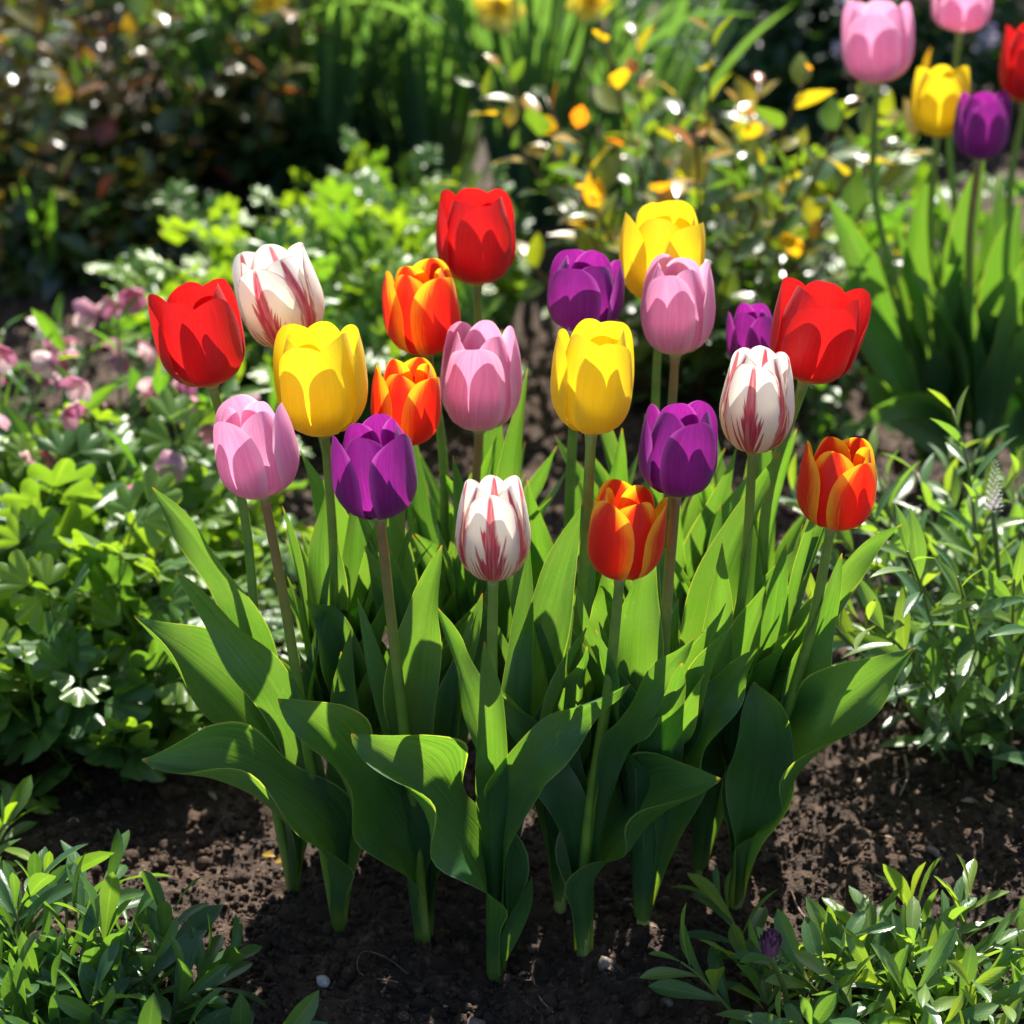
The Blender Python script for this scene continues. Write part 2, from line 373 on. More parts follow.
LEAFPROF = ([0, .12, .3, .48, .65, .82, .93, 1], [.42, .45, .80, 1.0, .93, .62, .28, .02])
def leaf_geo(P, width, nh, theta=.55, base_theta=1.25, vfold=.1, wave=.0, waven=2., seed=0, n=30, m=13, twist=0.):
    """P control points; nh normal hint per control point"""
    g = np.random.default_rng(seed)
    C = catmull(P, n); T = nrm(np.gradient(C, axis=0)); Nh = catmull(nh, n)
    N = nrm(Nh-np.sum(Nh*T, 1, keepdims=True)*T); S = np.cross(T, N)
    t = np.linspace(0, 1, n)
    if twist:
        a = (twist*t)[:, None]; N, S = N*np.cos(a)+S*np.sin(a), S*np.cos(a)-N*np.sin(a)
    wd = width/2*prof(*LEAFPROF, t)
    th = theta+(base_theta-theta)*np.clip(1-t/.34, 0, 1)**1.2
    s = np.linspace(-1, 1, m); Sg, Tg = np.meshgrid(s, t); TH = th[:, None]; WD = wd[:, None]
    g2 = np.random.default_rng(seed+5); TH = TH*np.where(Sg > 0, g2.uniform(.7, 1.5), g2.uniform(.7, 1.5))
    x = WD*np.sin(Sg*TH)/TH; nn = WD*(1-np.cos(Sg*TH))/TH + vfold*WD*np.abs(Sg)*np.clip(Tg*2, 0, 1)
    nn = nn - WD/TH*np.clip(1-Tg/.25, 0, 1)
    p1, p2 = g.uniform(0, 6.28, 2); bell = np.sin(np.clip(Tg, 0, 1)*math.pi)**.7
    ph = np.where(Sg > 0, p1, p2)
    nn = nn - .05*WD*np.exp(-(Sg/.09)**2)*np.clip(Tg*3, 0, 1)
    nn = nn + 1.7*wave*np.sin(2*math.pi*waven*Tg+ph)*np.abs(Sg)**1.8*bell*np.clip((Tg-.16)/.3, 0, 1)
    V = C[:, None]+x[..., None]*S[:, None]+nn[..., None]*N[:, None]
    puv = np.stack([(Sg+1)/2, Tg, np.full_like(Sg, g.random())], -1).reshape(-1, 3)
    return V.reshape(-1, 3), gridF(n, m), puv

def make_tulip(name, kind, fx, fy, fw, fh, bx, by, tilt, label, group, opening=0., rot=0., seed=1, zmax=.45, stem='green', fwd=0., wmul=1.):
    """fx, fy, fw, fh: where the bloom stands in the photo; bx, by: where the stem leaves the soil"""
    b = atZ(bx, by); b[2] = gz(b[0], b[1])-.004
    Y = b[1]
    for _ in range(40):
        c = atY(fx, fy, Y)
        if c[2] <= zmax: break
        Y += .006
    d = depth(c); k = d/FPX
    Rm = fw/2*k*.97; H = max((fh-.30*fw/2)/.93*k, 1.7*Rm)
    ax_ = nrm(np.array([math.sin(R(tilt)), fwd, math.cos(R(tilt))]))
    root = empty(name, b, label, 'tulip', group)
    fb = c-ax_*H*.5
    # stem
    L = np.linalg.norm(fb-b); P = [b-b, (b+(fb-b)*.34+np.array([random.uniform(-.006, .006), random.uniform(-.006, .006), 0]))-b,
                                   fb-ax_*L*.27-b+np.array([random.uniform(-.003, .003), 0, 0]), fb+ax_*.003-b]
    C = catmull(P, 26); t = np.linspace(0, 1, 26)
    rad = (.0050-.0015*t)*(1+.35*np.clip((t-.965)/.035, 0, 1))
    Vs, Fs, pu = tube(C, rad*(.9+.2*random.random()), 12)
    mesh('stem', Vs, Fs, M['stem_'+stem], root, {'puv': pu})
    # flower frame
    q = Vector((0, 0, 1)).rotation_difference(Vector(ax_))
    # receptacle with pistil
    hp = np.linspace(0, 1, 9)
    Vr, Fr, pr = tube(np.stack([0*hp, 0*hp, -.002+hp*H*.42], -1), Rm*np.array([.16, .22, .16, .13, .13, .13, .12, .17, .08]), 10)
    fl = mesh('flower', Vr, Fr, M['pistil'], root, {'puv': pr}); fl.location = fb-b
    fl.rotation_mode = 'QUATERNION'; fl.rotation_quaternion = q
    for i in range(6):
        inner = i % 2 == 1
        V, F, pu = petal(R(rot)+i*math.pi/3, Rm, H, opening, seed*13+i, inner, wmul, {'red': 2.8, 'yellow': 3.0, 'white': 2.5}.get(kind, 2.3))
        mesh('petal', V, F, M[kind], fl, {'puv': pu})
    return root, b

TG = 'tulips in the front clump'
T = {}
def tl(i, *a, **k): T[i] = make_tulip('tulip', *a, **{**dict(group=TG, seed=i*7+1), **k})
# kind, centre x, centre y, width, height, base x, base y, tilt
tl(1, 'red', 201, 338, 90, 109, 293, 882, -9, 'scarlet tulip at the left edge of the clump, above a pink one', opening=0.06, rot=-62)
tl(2, 'white', 279, 300, 88, 106, 352, 806, -14, 'white tulip with crimson flames leaning left behind a yellow bloom', opening=-0.06, rot=-100, stem='green')
tl(3, 'yellow', 320, 383, 95, 118, 350, 852, -3, 'yellow tulip between a scarlet and an orange one on the left side', opening=0.03, rot=-100)
tl(4, 'pink', 255, 451, 86, 106, 338, 916, -8, 'pink tulip lowest on the left, below the scarlet bloom', opening=-0.05, rot=-120, stem='brown')
tl(5, 'purple', 375, 472, 88, 105, 425, 932, -4, 'dark purple tulip left of the front white one, below two orange blooms', opening=-0.03, rot=-40, stem='brown')
tl(6, 'orange', 423, 311, 80, 98, 436, 770, -5, 'orange tulip with yellow petal edges in front of the tall red bloom', opening=-0.02, rot=-55)
tl(7, 'orange', 407, 405, 72, 90, 432, 838, 3, 'small orange and red tulip tucked behind the dark purple bloom', opening=0.0, rot=-45)
tl(8, 'red', 477, 239, 82, 99, 482, 730, 0, 'crimson tulip standing tallest at the back of the clump', opening=-0.02, rot=-72, zmax=.47)
tl(9, 'pink', 480, 380, 84, 113, 488, 800, 1, 'pink tulip at the centre, above the front white bloom', opening=-0.06, rot=-105, stem='brown')
tl(10, 'white', 493, 531, 78, 112, 496, 957, 0, 'white tulip with crimson flames lowest in the front centre', opening=-0.17, rot=-90)
tl(11, 'purple', 584, 294, 80, 84, 560, 770, 4, 'purple tulip at the back, behind a yellow bloom near the centre', opening=-0.02, rot=-120)
tl(12, 'yellow', 594, 381, 86, 118, 560, 903, 2, 'yellow tulip right of the central pink bloom, above an orange one', opening=0.0, rot=-68)
tl(13, 'yellow', 663, 256, 87, 104, 646, 738, 2, 'yellow tulip at the back, half hidden by a pink bloom', opening=0.03, rot=-48)
tl(14, 'pink', 677, 308, 77, 103, 664, 770, 0, 'pink tulip in front of the rear yellow bloom', opening=-0.08, rot=-118, stem='brown')
tl(15, 'orange', 625, 535, 80, 101, 583, 950, 5, 'orange tulip with yellow edges low in front, beside the white bloom', opening=0.0, rot=-130)
tl(16, 'purple', 680, 452, 83, 99, 642, 930, 3, 'dark purple tulip right of the centre, left of a flamed white bloom', opening=-0.03, rot=-74, stem='brown')
tl(17, 'purple', 751, 338, 50, 66, 735, 745, -4, 'small purple tulip mostly hidden behind the scarlet and white blooms', opening=0.02, rot=-60)
tl(18, 'red', 817, 335, 92, 107, 744, 862, 11, 'scarlet tulip at the right edge of the clump, petals opening', opening=0.12, rot=-95)
tl(19, 'white', 757, 403, 77, 112, 700, 880, 2, 'white tulip with crimson flames in front of the scarlet one on the right', opening=-0.17, rot=-104)
tl(20, 'orange', 838, 487, 81, 95, 736, 906, 5, 'orange tulip leaning outward lowest on the right side', opening=0.0, rot=-60)

def hero(i, pts, wpx, rolls=(0, 0), theta=.62, base_theta=2.6, vfold=.12, wave=0., waven=2., seed=None, n=34):
    """pts: [(px, py, dY)] from the base to the tip; roll: turn of the blade away from facing the photographer"""
    root, b = T[i]
    W = np.array([atY(x, y, b[1]+dy) for x, y, dy in pts])
    W[:, 2] = np.maximum(W[:, 2], 0.0); W[0] = b+np.array([0, 0, .002])
    k = depth(W[len(W)//2])/FPX
    tt = np.linspace(0, 1, len(W)); Tn = nrm(np.gradient(W, axis=0)); nc = nrm(CAM-W)
    nc = nrm(nc-np.sum(nc*Tn, 1, keepdims=True)*Tn); S = np.cross(Tn, nc)
    a = np.radians(np.interp(tt, np.linspace(0, 1, len(rolls)), rolls))[:, None]
    nh = nc*np.cos(a)+S*np.sin(a)
    seed = seed if seed is not None else int(abs(pts[-1][0]*7+pts[-1][1]))
    V, F, pu = leaf_geo(W-b, wpx*k*(.93 if wpx > 80 else .84), nh, theta*1.15, base_theta, vfold, wave*1.1+.001, waven*1.2, seed, n)
    return mesh('leaf', V, F, M['leaf'], root, {'puv': pu})
# --- the large leaves one can follow in the photo
hero(4, [(338, 914, 0), (330, 858, -.01), (285, 806, -.03), (215, 775, -.04), (142, 760, -.05)], 122, (70, 62, 52, 48, 25), 1.0, wave=.008, waven=1.6)
hero(1, [(300, 868, 0), (290, 800, 0), (245, 722, .0), (190, 665, .0), (134, 616, .0)], 108, (10, 20, 30, 30, 30), .75, wave=.009, waven=1.5)
hero(4, [(332, 890, .0), (316, 790, .01), (275, 690, .0), (225, 625, .0), (176, 571, -.01)], 60, (0, -15, -25, -30), .5, wave=.003)
hero(1, [(295, 870, .01), (283, 760, .02), (254, 640, .02), (200, 545, .02), (152, 487, .02)], 52, (0, -25, -35, -20), .6, wave=.003)
hero(5, [(420, 930, 0), (408, 872, -.01), (372, 806, -.02), (325, 738, -.03), (278, 699, -.04)], 96, (75, 60, 42, 28, 10), .85, wave=.009, waven=1.7)
hero(10, [(494, 945, 0), (488, 890, -.01), (450, 822, -.03), (400, 770, -.04), (351, 734, -.05)], 122, (75, 62, 48, 34, 10), .9, wave=.013, waven=1.6, seed=5)
hero(10, [(497, 915, .0), (502, 840, -.015), (525, 770, -.03), (575, 718, -.03), (630, 684, -.03)], 64, (-60, -35, -5, 20, 30), .7, wave=.006)
hero(10, [(494, 850, .005), (490, 780, .0), (478, 720, -.01), (458, 660, -.01), (438, 608, -.01)], 44, (0, 15, 30, 30), .7, wave=.002)
hero(5, [(424, 890, .01), (420, 800, .015), (414, 710, .015), (424, 620, .01), (442, 545, .01)], 66, (0, -10, -20, -15), .6, wave=.004)
hero(15, [(582, 935, 0), (592, 880, .004), (628, 830, .004), (673, 798, -.02), (721, 779, -.04)], 126, (-70, -60, -46, -34, -15), .9, wave=.010, waven=1.5, seed=5)
hero(15, [(581, 900, .01), (572, 830, .005), (550, 775, 0), (525, 735, 0), (500, 698, 0)], 58, (0, 15, 20, 10), .5, wave=.004)
hero(15, [(590, 860, .01), (604, 780, .0), (632, 715, -.01), (662, 672, -.01), (694, 638, -.01)], 50, (0, 20, 35, 20), .6, wave=.003)
hero(20, [(736, 895, 0), (752, 830, -.01), (795, 765, -.02), (855, 700, -.02), (914, 648, -.02)], 104, (-70, -52, -38, -22, 0), .75, wave=.011, waven=1.9, seed=4)
hero(20, [(735, 890, -.01), (748, 820, -.025), (758, 760, -.03), (760, 715, -.03), (754, 682, -.025)], 84, (50, 35, 20, 12, 10), .85, wave=.006, waven=1.2)
hero(16, [(650, 900, .0), (672, 820, .0), (694, 750, -.01), (722, 695, -.01), (760, 647, -.01)], 72, (0, -20, -30, -15), .6, wave=.008)
hero(20, [(742, 870, .01), (772, 780, .01), (798, 700, .005), (820, 630, .005), (842, 553, .0)], 52, (0, 15, 25, 20), .6, wave=.003)
hero(18, [(748, 850, .0), (768, 740, .0), (800, 640, -.01), (848, 565, -.02), (902, 524, -.02)], 46, (0, 20, 35, 40), .6, wave=.003)
hero(10, [(500, 965, -.005), (505, 950, -.01), (515, 925, -.01), (526, 900, -.01), (532, 876, -.01)], 22, (0, 0, 10), .5, .8)
hero(9, [(490, 790, .0), (494, 680, .0), (500, 580, .0), (512, 470, .0), (528, 368, .01)], 42, (0, -10, -20, -25), .6)
hero(19, [(700, 860, .0), (694, 740, .0), (704, 640, .0), (736, 540, .01), (780, 452, .01)], 60, (0, -10, -20, -20), .5, wave=.003)
hero(12, [(560, 890, .0), (548, 790, -.01), (530, 690, -.01), (552, 590, -.01), (585, 500, -.01)], 66, (0, 5, 15, 20), .55, wave=.004)
hero(12, [(562, 880, .0), (590, 780, .0), (606, 690, .0), (612, 620, .0), (606, 560, .0)], 78, (0, -5, -10, 0), .55, wave=.005)
hero(16, [(646, 890, .0), (640, 780, .0), (634, 680, .0), (640, 600, .0), (652, 530, .0)], 60, (0, 10, 15, 15), .5, wave=.005)
hero(3, [(350, 845, .0), (352, 760, -.01), (352, 690, -.02), (334, 630, -.02), (306, 600, -.03)], 62, (0, 0, -10, -20), .55, wave=.006)
hero(7, [(430, 830, .0), (402, 740, -.0), (370, 660, -.0), (345, 620, -.01), (318, 610, -.02)], 60, (0, -10, -20, -20), .6, wave=.005)
hero(3, [(350, 840, .0), (345, 740, .0), (330, 640, .0), (322, 560, .0), (328, 480, .01)], 56, (0, 10, 20, 20), .55, wave=.004)
hero(2, [(352, 800, .0), (352, 690, .0), (345, 600, .0), (330, 520, .0), (300, 450, .0)], 50, (0, 10, 20, 20), .55, wave=.004)
hero(11, [(560, 770, .0), (572, 680, .0), (590, 590, .0), (612, 510, .0), (622, 428, .0)], 54, (0, 10, 20, 20), .55, wave=.004)
hero(14, [(664, 770, .0), (690, 690, .0), (708, 610, .0), (716, 540, .0), (700, 470, .0)], 50, (0, 10, 20, 20), .55, wave=.004)
hero(18, [(744, 855, .01), (735, 760, .01), (745, 670, .01), (780, 590, .01), (832, 520, .01)], 58, (0, -10, -20, -20), .55, wave=.004)
hero(19, [(702, 870, .0), (720, 790, .0), (745, 730, .0), (790, 690, -.01), (850, 662, -.02)], 60, (0, -10, -30, -30), .55, wave=.006)
hero(6, [(436, 770, .0), (446, 680, .0), (462, 590, .0), (470, 530, .0), (440, 470, -.01)], 52, (0, 10, 20, 20), .55, wave=.004)
hero(7, [(434, 835, .0), (445, 760, -.01), (452, 690, -.015), (475, 640, -.02), (498, 600, -.02)], 60, (0, 10, 20, 10), .55, wave=.004)

# --- the rest of the leaves of every tulip
def random_leaf(i, az, L, tilt, width, seed):
    root, b = T[i]; g = np.random.default_rng(seed)
    d = np.array([math.cos(az), math.sin(az), 0]); pts = []; nh = []
    p = np.zeros(3)+np.array([0, 0, .012])+d*.003; a = R(6); n = 6
    for k in range(n):
        pts.append(p.copy()); t_ = nrm(d*math.sin(a)+np.array([0, 0, math.cos(a)])); nh.append(nrm(-d*math.cos(a)+np.array([0, 0, math.sin(a)])))
        p = p+t_*L/(n-1); a = R(6)+(R(tilt))*((k+1)/(n-1))**1.25
        d = nrm(d+np.array([-d[1], d[0], 0])*g.uniform(-.12, .12))
    V, F, pu = leaf_geo(np.array(pts), width, np.array(nh), g.uniform(.5, .9), 2.2, .12, g.uniform(.002, .007), g.uniform(1.2, 2.2), seed, 26, 11, g.uniform(-.7, .7))
    mesh('leaf', V, F, M['leaf'], root, {'puv': pu})
for i in T:
    nl = {1: 1, 4: 1, 5: 1, 10: 1, 15: 1, 20: 3}.get(i, 9)
    a0 = random.uniform(0, 6.28)
    for q in range(nl):
        az = a0+q*2.3+random.uniform(-.4, .4)
        if i in (1, 4, 5, 10, 15, 20): az = random.uniform(.5, 2.6)       # behind the stem
        random_leaf(i, az, random.uniform(.20, .31), random.uniform(5, 42), random.uniform(.022, .038), i*31+q)

for i in (2, 3, 5, 6, 7, 8, 9, 10, 11, 12, 13, 14, 16, 17, 18, 19):       # tall upright blades inside the clump
    for q in range(3):
        random_leaf(i, random.uniform(0, 6.28), random.uniform(.27, .345), random.uniform(4, 22), random.uniform(.026, .042), i*57+q)

# --- the far clump on the right
TG2 = 'tulips in the far right clump'
def tl2(i, *a, **k): T[i] = make_tulip('tulip', *a, **{**dict(group=TG2, seed=i*7+1, zmax=.5), **k})
tl2(31, 'pink', 877, 44, 74, 86, 925, 478, -4, 'pink tulip in the far clump, left of its yellow bloom', opening=.05, rot=-110)
tl2(32, 'pink', 962, 6, 62, 58, 985, 440, 0, 'pink tulip at the top of the frame behind the far yellow bloom', opening=.05, rot=-95)
tl2(33, 'red', 1030, 65, 60, 82, 1036, 478, 2, 'red tulip in the far clump cut by the right edge of the picture', opening=.03, rot=-80)
tl2(34, 'yellow', 940, 103, 59, 74, 952, 475, 0, 'yellow tulip in the far clump at the right', opening=.03, rot=-100)
tl2(35, 'purple', 982, 127, 56, 72, 978, 495, 1, 'purple tulip lowest in the far clump at the right', opening=.0, rot=-90, stem='brown')
hero(31, [(925, 478, 0), (912, 400, 0), (890, 330, 0), (862, 260, 0), (828, 195, 0)], 59, (0, -10, -15, -10), .5)
hero(31, [(925, 470, -.02), (905, 400, -.03), (880, 350, -.03), (850, 300, -.03), (860, 270, -.03)], 52, (0, 10, 15, 10), .5)
hero(35, [(978, 490, 0), (950, 430, -.03), (915, 398, -.06), (875, 412, -.09), (842, 438, -.11)], 46, (0, -30, -50, -60), .4)
hero(34, [(952, 470, 0), (960, 380, 0), (958, 300, 0), (968, 220, 0), (985, 150, 0)], 44, (0, -10, -15, -10), .5)
hero(34, [(950, 470, 0), (925, 390, 0), (912, 310, 0), (918, 230, 0), (934, 160, 0)], 44, (0, 10, 25, 20), .5)
hero(35, [(980, 490, 0), (992, 420, 0), (996, 340, 0), (1006, 260, 0), (1020, 200, 0)], 52, (0, -10, -15, -10), .5)
hero(33, [(1036, 478, 0), (1020, 420, -.02), (990, 380, -.03), (970, 330, -.03), (958, 280, -.03)], 59, (0, -10, -15, -10), .5)
hero(33, [(1036, 478, 0), (1020, 440, -.02), (1010, 380, -.03), (1015, 310, -.03), (1030, 250, -.03)], 65, (0, 10, 15, 10), .5)
hero(35, [(976, 490, -.01), (950, 450, -.03), (928, 420, -.03), (890, 400, -.04), (864, 370, -.05)], 59, (0, -10, -25, -20), .6)
for i in (31, 32, 33, 34, 35):
    for q in range(7):
        random_leaf(i, i*1.3+q*1.7, random.uniform(.24, .32), random.uniform(10, 45), random.uniform(.03, .045), i*31+q)

# ------------------------------------------------------------------ leaf templates (along +Y, upper side +Z, length 1)
def tpl_blade(wid, prof_=([0, .15, .45, .75, 1], [.14, .6, 1, .66, .0]), curl=.25, fold=.3, n=9, m=5, petiole=0.):
    t = np.linspace(0, 1, n); s = np.linspace(-1, 1, m); S, T_ = np.meshgrid(s, t)
    wd = wid/2*np.maximum(prof(*prof_, t), .004)[:, None]
    x = wd*S; z = fold*wd*np.abs(S)-curl*(T_-.25)**2*np.where(T_ > .25, 1, .3); y = T_*(1-.1*curl*T_)+petiole
    return np.stack([x, y, z], -1).reshape(-1, 3), gridF(n, m), np.stack([(S+1)/2, T_, 0*S], -1).reshape(-1, 3)
def tpl_lobed(nl=3, cren=2):
    """fan shaped leaflet with rounded lobes, three of them on one stalk"""
    def leaflet(rot, off, L):
        a = np.linspace(-1.05, 1.05, 19); rr = np.linspace(.05, 1, 6); A, Rr = np.meshgrid(a, rr)
        lob = .66+.34*np.abs(np.cos(A*nl*1.5/1.05))**.7*(1-.10*np.abs(np.cos(A*nl*cren*3)))*(np.cos(A*.75))**.5
        rad = Rr*(1-Rr+Rr*lob)*L
        x = rad*np.sin(A*.95); y = rad*np.cos(A*.95); z = -.22*Rr**2*L*.6+.10*L*np.cos(A*nl*3/1.05)*Rr**2*.5+.12*np.abs(x)
        c, s = math.cos(rot), math.sin(rot)
        V = np.stack([c*x+s*(y+off), -s*x+c*(y+off), z-.03], -1).reshape(-1, 3)
        return V, gridF(6, 19), np.stack([(A/1.05+1)/2, Rr, 0*A], -1).reshape(-1, 3)
    P = []
    for rot, off, L in ((0, .30, .62), (1.25, .12, .55), (-1.25, .12, .55)):
        V, F, p = leaflet(rot, off, L); P.append((V, F, {'puv': p}))
    ys = np.linspace(-.5, .34, 5); Vt, Ft, pt = tube(np.stack([0*ys, ys, -.03-.25*(ys-.1)**2*(ys < .1)], -1), .014, 4, False); P.append((Vt, Ft, {'puv': pt}))
    V, F, at = merge(P); return V, F, at['puv']
TPL = dict(lance=tpl_blade(.25, curl=.22, fold=.35), spoon=tpl_blade(.25, ([0, .2, .6, .85, 1], [.25, .45, 1, .8, .05]), .25, .35),
           ovate=tpl_blade(.58, ([0, .1, .38, .72, 1], [.1, .62, 1, .62, .0]), .22, .22, petiole=.12), lobed=tpl_lobed(), narrow=tpl_blade(.15, curl=.3, fold=.4))
def basis(D, up):
    D = nrm(D); Z = nrm(up-np.sum(up*D, -1, keepdims=True)*D); X = np.cross(D, Z); return X, D, Z

def plant(name, label, cat, loc, group=None, nst=14, L=(.2, .3), tilt=(5, 45), bend=25, tpl='lance', size=(.03, .05), nleaf=14, start=.15, beta=(35, 75), up=.5,
          leafmat=None, stemmat=None, tint=(0, 1), rad=.002, spread=.03, seed=1, toptint=0., az=(0, 6.283), tuft=0):
    g = np.random.default_rng(seed); loc = np.array([loc[0], loc[1], gz(loc[0], loc[1])-.004])
    root = empty(name, loc, label, cat, group); tips = []
    for k in range(nst):
        a = g.uniform(*az) if az != (0, 6.283) else k*2.39996+g.uniform(-.3, .3)
        f = ((k+.5)/nst)**.6; tl_ = R(tilt[0]+(tilt[1]-tilt[0])*f*g.uniform(.8, 1.15)); Ls = g.uniform(*L)*(1-.12*f)
        d = np.array([math.cos(a), math.sin(a), 0]); p = d*spread*f*g.uniform(.6, 1.3); pts = []
        n = 7
        for q in range(n):
            pts.append(p.copy()); ang = tl_+R(bend)*(q/(n-1))*g.uniform(.5, 1.2)
            p = p+(d*math.sin(ang)+np.array([0, 0, math.cos(ang)]))*Ls/(n-1)
            d = nrm(d+np.array([-d[1], d[0], 0])*g.uniform(-.12, .12))
        pts = np.array(pts); tips.append((pts[-1], nrm(pts[-1]-pts[-2])))
        C = catmull(pts, 14); Vt, Ft, pt = tube(C, rad*np.linspace(1.1, .5, 14), 6)
        st = mesh('stem', Vt, Ft, stemmat, root, {'puv': pt, 'tint': np.full(len(Vt), .4)})
        nl = max(2, int(nleaf*g.uniform(.8, 1.2)))
        tt = np.concatenate([np.sort(g.uniform(start, 1, nl-tuft if nl > tuft else 1)), g.uniform(.93, 1, min(tuft, nl-1))]) if tuft else np.linspace(start, 1, nl)
        nl = len(tt)
        pos = catmull(pts, tt); Tn = nrm(catmull(pts, np.clip(tt+.03, 0, 1))-catmull(pts, np.clip(tt-.03, 0, 1)))
        ref = np.tile([.3, .2, .93], (nl, 1)); A = nrm(np.cross(Tn, ref+g.normal(0, .01, (nl, 3)))); B = np.cross(Tn, A)
        th = (np.arange(nl)*2.39996+g.uniform(0, 6.28)+g.normal(0, .3, nl))[:, None]
        rd = A*np.cos(th)+B*np.sin(th); be = np.radians(g.uniform(*beta, nl)*(1.05-.45*tt))[:, None]
        D = nrm(Tn*np.cos(be)+rd*np.sin(be)); U = nrm(Tn*(1-up)+np.array([0, 0, up])+g.normal(0, .28, (nl, 3)))
        X, Y, Z = basis(D, U); s_ = g.uniform(*size, nl)*(1-.35*np.clip((tt-.85)/.15, 0, 1)*(1 if tuft == 0 else .6))
        V, F, pu = scatter(TPL[tpl], pos+D*.001, X, Y, Z, s_)
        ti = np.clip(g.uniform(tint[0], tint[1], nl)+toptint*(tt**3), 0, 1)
        mesh('leaves', V, F, leafmat, st, {'puv': pu, 'tint': np.repeat(ti, len(TPL[tpl][0]))})
    return root, loc, tips

G_ = lambda px, py: atZ(px, py)
M['columbine'] = foliage_mat('columbine_leaf', [(0, (.035, .085, .030)), (.5, (.055, .13, .035)), (1, (.105, .19, .03))], rough=.36)
M['bright'] = foliage_mat('bright_leaf', [(0, (.030, .085, .025)), (.5, (.055, .145, .03)), (1, (.12, .21, .025))], rough=.36)
M['glossy'] = foliage_mat('lance_leaf', [(0, (.035, .085, .032)), (.5, (.055, .13, .045)), (1, (.10, .18, .03))], rough=.33)
M['lanceleaf'] = foliage_mat('grey_green_lance_leaf', [(0, (.05, .11, .045)), (.5, (.08, .17, .06)), (1, (.15, .23, .05))], rough=.33)
M['rose'] = foliage_mat('rose_leaf', [(0, (.024, .065, .024)), (.4, (.05, .11, .028)), (.66, (.13, .17, .025)), (.84, (.40, .24, .02)), (1, (.42, .11, .02))], rough=.27, spec=.6)
M['darkrose'] = foliage_mat('dark_rose_leaf', [(0, (.022, .046, .022)), (.4, (.045, .085, .025)), (.65, (.10, .10, .02)), (.85, (.22, .13, .025)), (1, (.16, .035, .03))], rough=.27, spec=.6, fac=.3)
M['dark'] = foliage_mat('dark_leaf', [(0, (.014, .040, .018)), (.6, (.025, .075, .025)), (1, (.05, .11, .025))], rough=.4, fac=.3)
M['strap'] = foliage_mat('daffodil_leaf', [(0, (.048, .115, .068)), (1, (.085, .175, .088))], rough=.42, veins=False)
M['stem_plain'] = foliage_mat('plant_stem', [(0, (.10, .15, .035)), (1, (.15, .19, .05))], fac=.1, veins=False)
M['stem_red'] = foliage_mat('reddish_stem', [(0, (.10, .055, .025)), (1, (.17, .10, .04))], fac=.1, veins=False)
M['hellebore'] = foliage_mat('hellebore_petal', [(0, (.34, .11, .20)), (.5, (.60, .30, .38)), (1, (.76, .62, .55))], (1.3, 1.1, 1.2), .4, .5, .3, False)
M['daffodil'] = foliage_mat('daffodil_petal', [(0, (.84, .62, .04)), (1, (.86, .74, .2))], (1.1, 1.05, .8), .45, .5, .3, False)
M['spike'] = foliage_mat('flower_spike', [(0, (.16, .22, .10)), (1, (.45, .40, .45))], (1.3, 1.2, 1.1), .3, .5, .3, False)
M['bud'] = foliage_mat('purple_bud', [(0, (.09, .03, .07)), (1, (.22, .09, .17))], (1.3, 1.1, 1.2), .2, .5, .3, False)
M['bluebloom'] = foliage_mat('lilac_bloom', [(0, (.25, .2, .4)), (1, (.5, .48, .6))], (1.2, 1.1, 1.2), .35, .5, .3, False)

# ---- left: columbine plants
cg = 'columbine plants at the left'
for q, (px, py, sc, lab) in enumerate([(90, 722, .95, 'lobed green columbine plant nearest the tulips at the left'), (-15, 700, 1.05, 'lobed green columbine plant cut by the left edge, level with the big tulip leaves'),
                                      (150, 610, .95, 'lobed columbine plant in bright sun behind the leftmost scarlet tulip stem'), (20, 560, .95, 'lobed columbine plant in bright sun below the hellebore blooms')]):
    l = G_(px, py)
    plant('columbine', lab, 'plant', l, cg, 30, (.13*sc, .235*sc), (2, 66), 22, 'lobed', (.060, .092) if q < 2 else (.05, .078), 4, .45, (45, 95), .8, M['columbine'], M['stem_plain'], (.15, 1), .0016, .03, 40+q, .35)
# ---- hellebore
def cup_flower(r, seed, n=5, elev=42, wide=.85):
    g = np.random.default_rng(seed); Ps = []
    V0, F0, p0 = tpl_blade(wide, ([0, .15, .55, .85, 1], [.35, .75, 1, .7, .05]), -.45, .25, 7, 5)
    for k in range(n):
        a = k*2*math.pi/n; e = R(elev+g.uniform(-10, 10)); dr = np.array([math.cos(a), math.sin(a), 0])
        D = nrm(dr*math.cos(e)+np.array([0, 0, math.sin(e)])); U = nrm(-dr*math.sin(e)+np.array([0, 0, math.cos(e)]))
        X, Y, Z = basis(D[None], U[None]); V, F, pu = scatter((V0, F0, p0), np.zeros((1, 3)), X, Y, Z, r)
        Ps.append((V, F, {'puv': pu, 'tint': np.full(len(V), g.random())}))
    return merge(Ps)
def put_flower(root, loc, tip, direc, r, seed, mat, name='flower', n=5, wide=.85, elev=42):
    V, F, at = cup_flower(r, seed, n, elev, wide); o = mesh(name, V, F, mat, root, at); o.location = tip
    o.rotation_mode = 'QUATERNION'; o.rotation_quaternion = Vector((0, 0, 1)).rotation_difference(Vector(direc)); return o
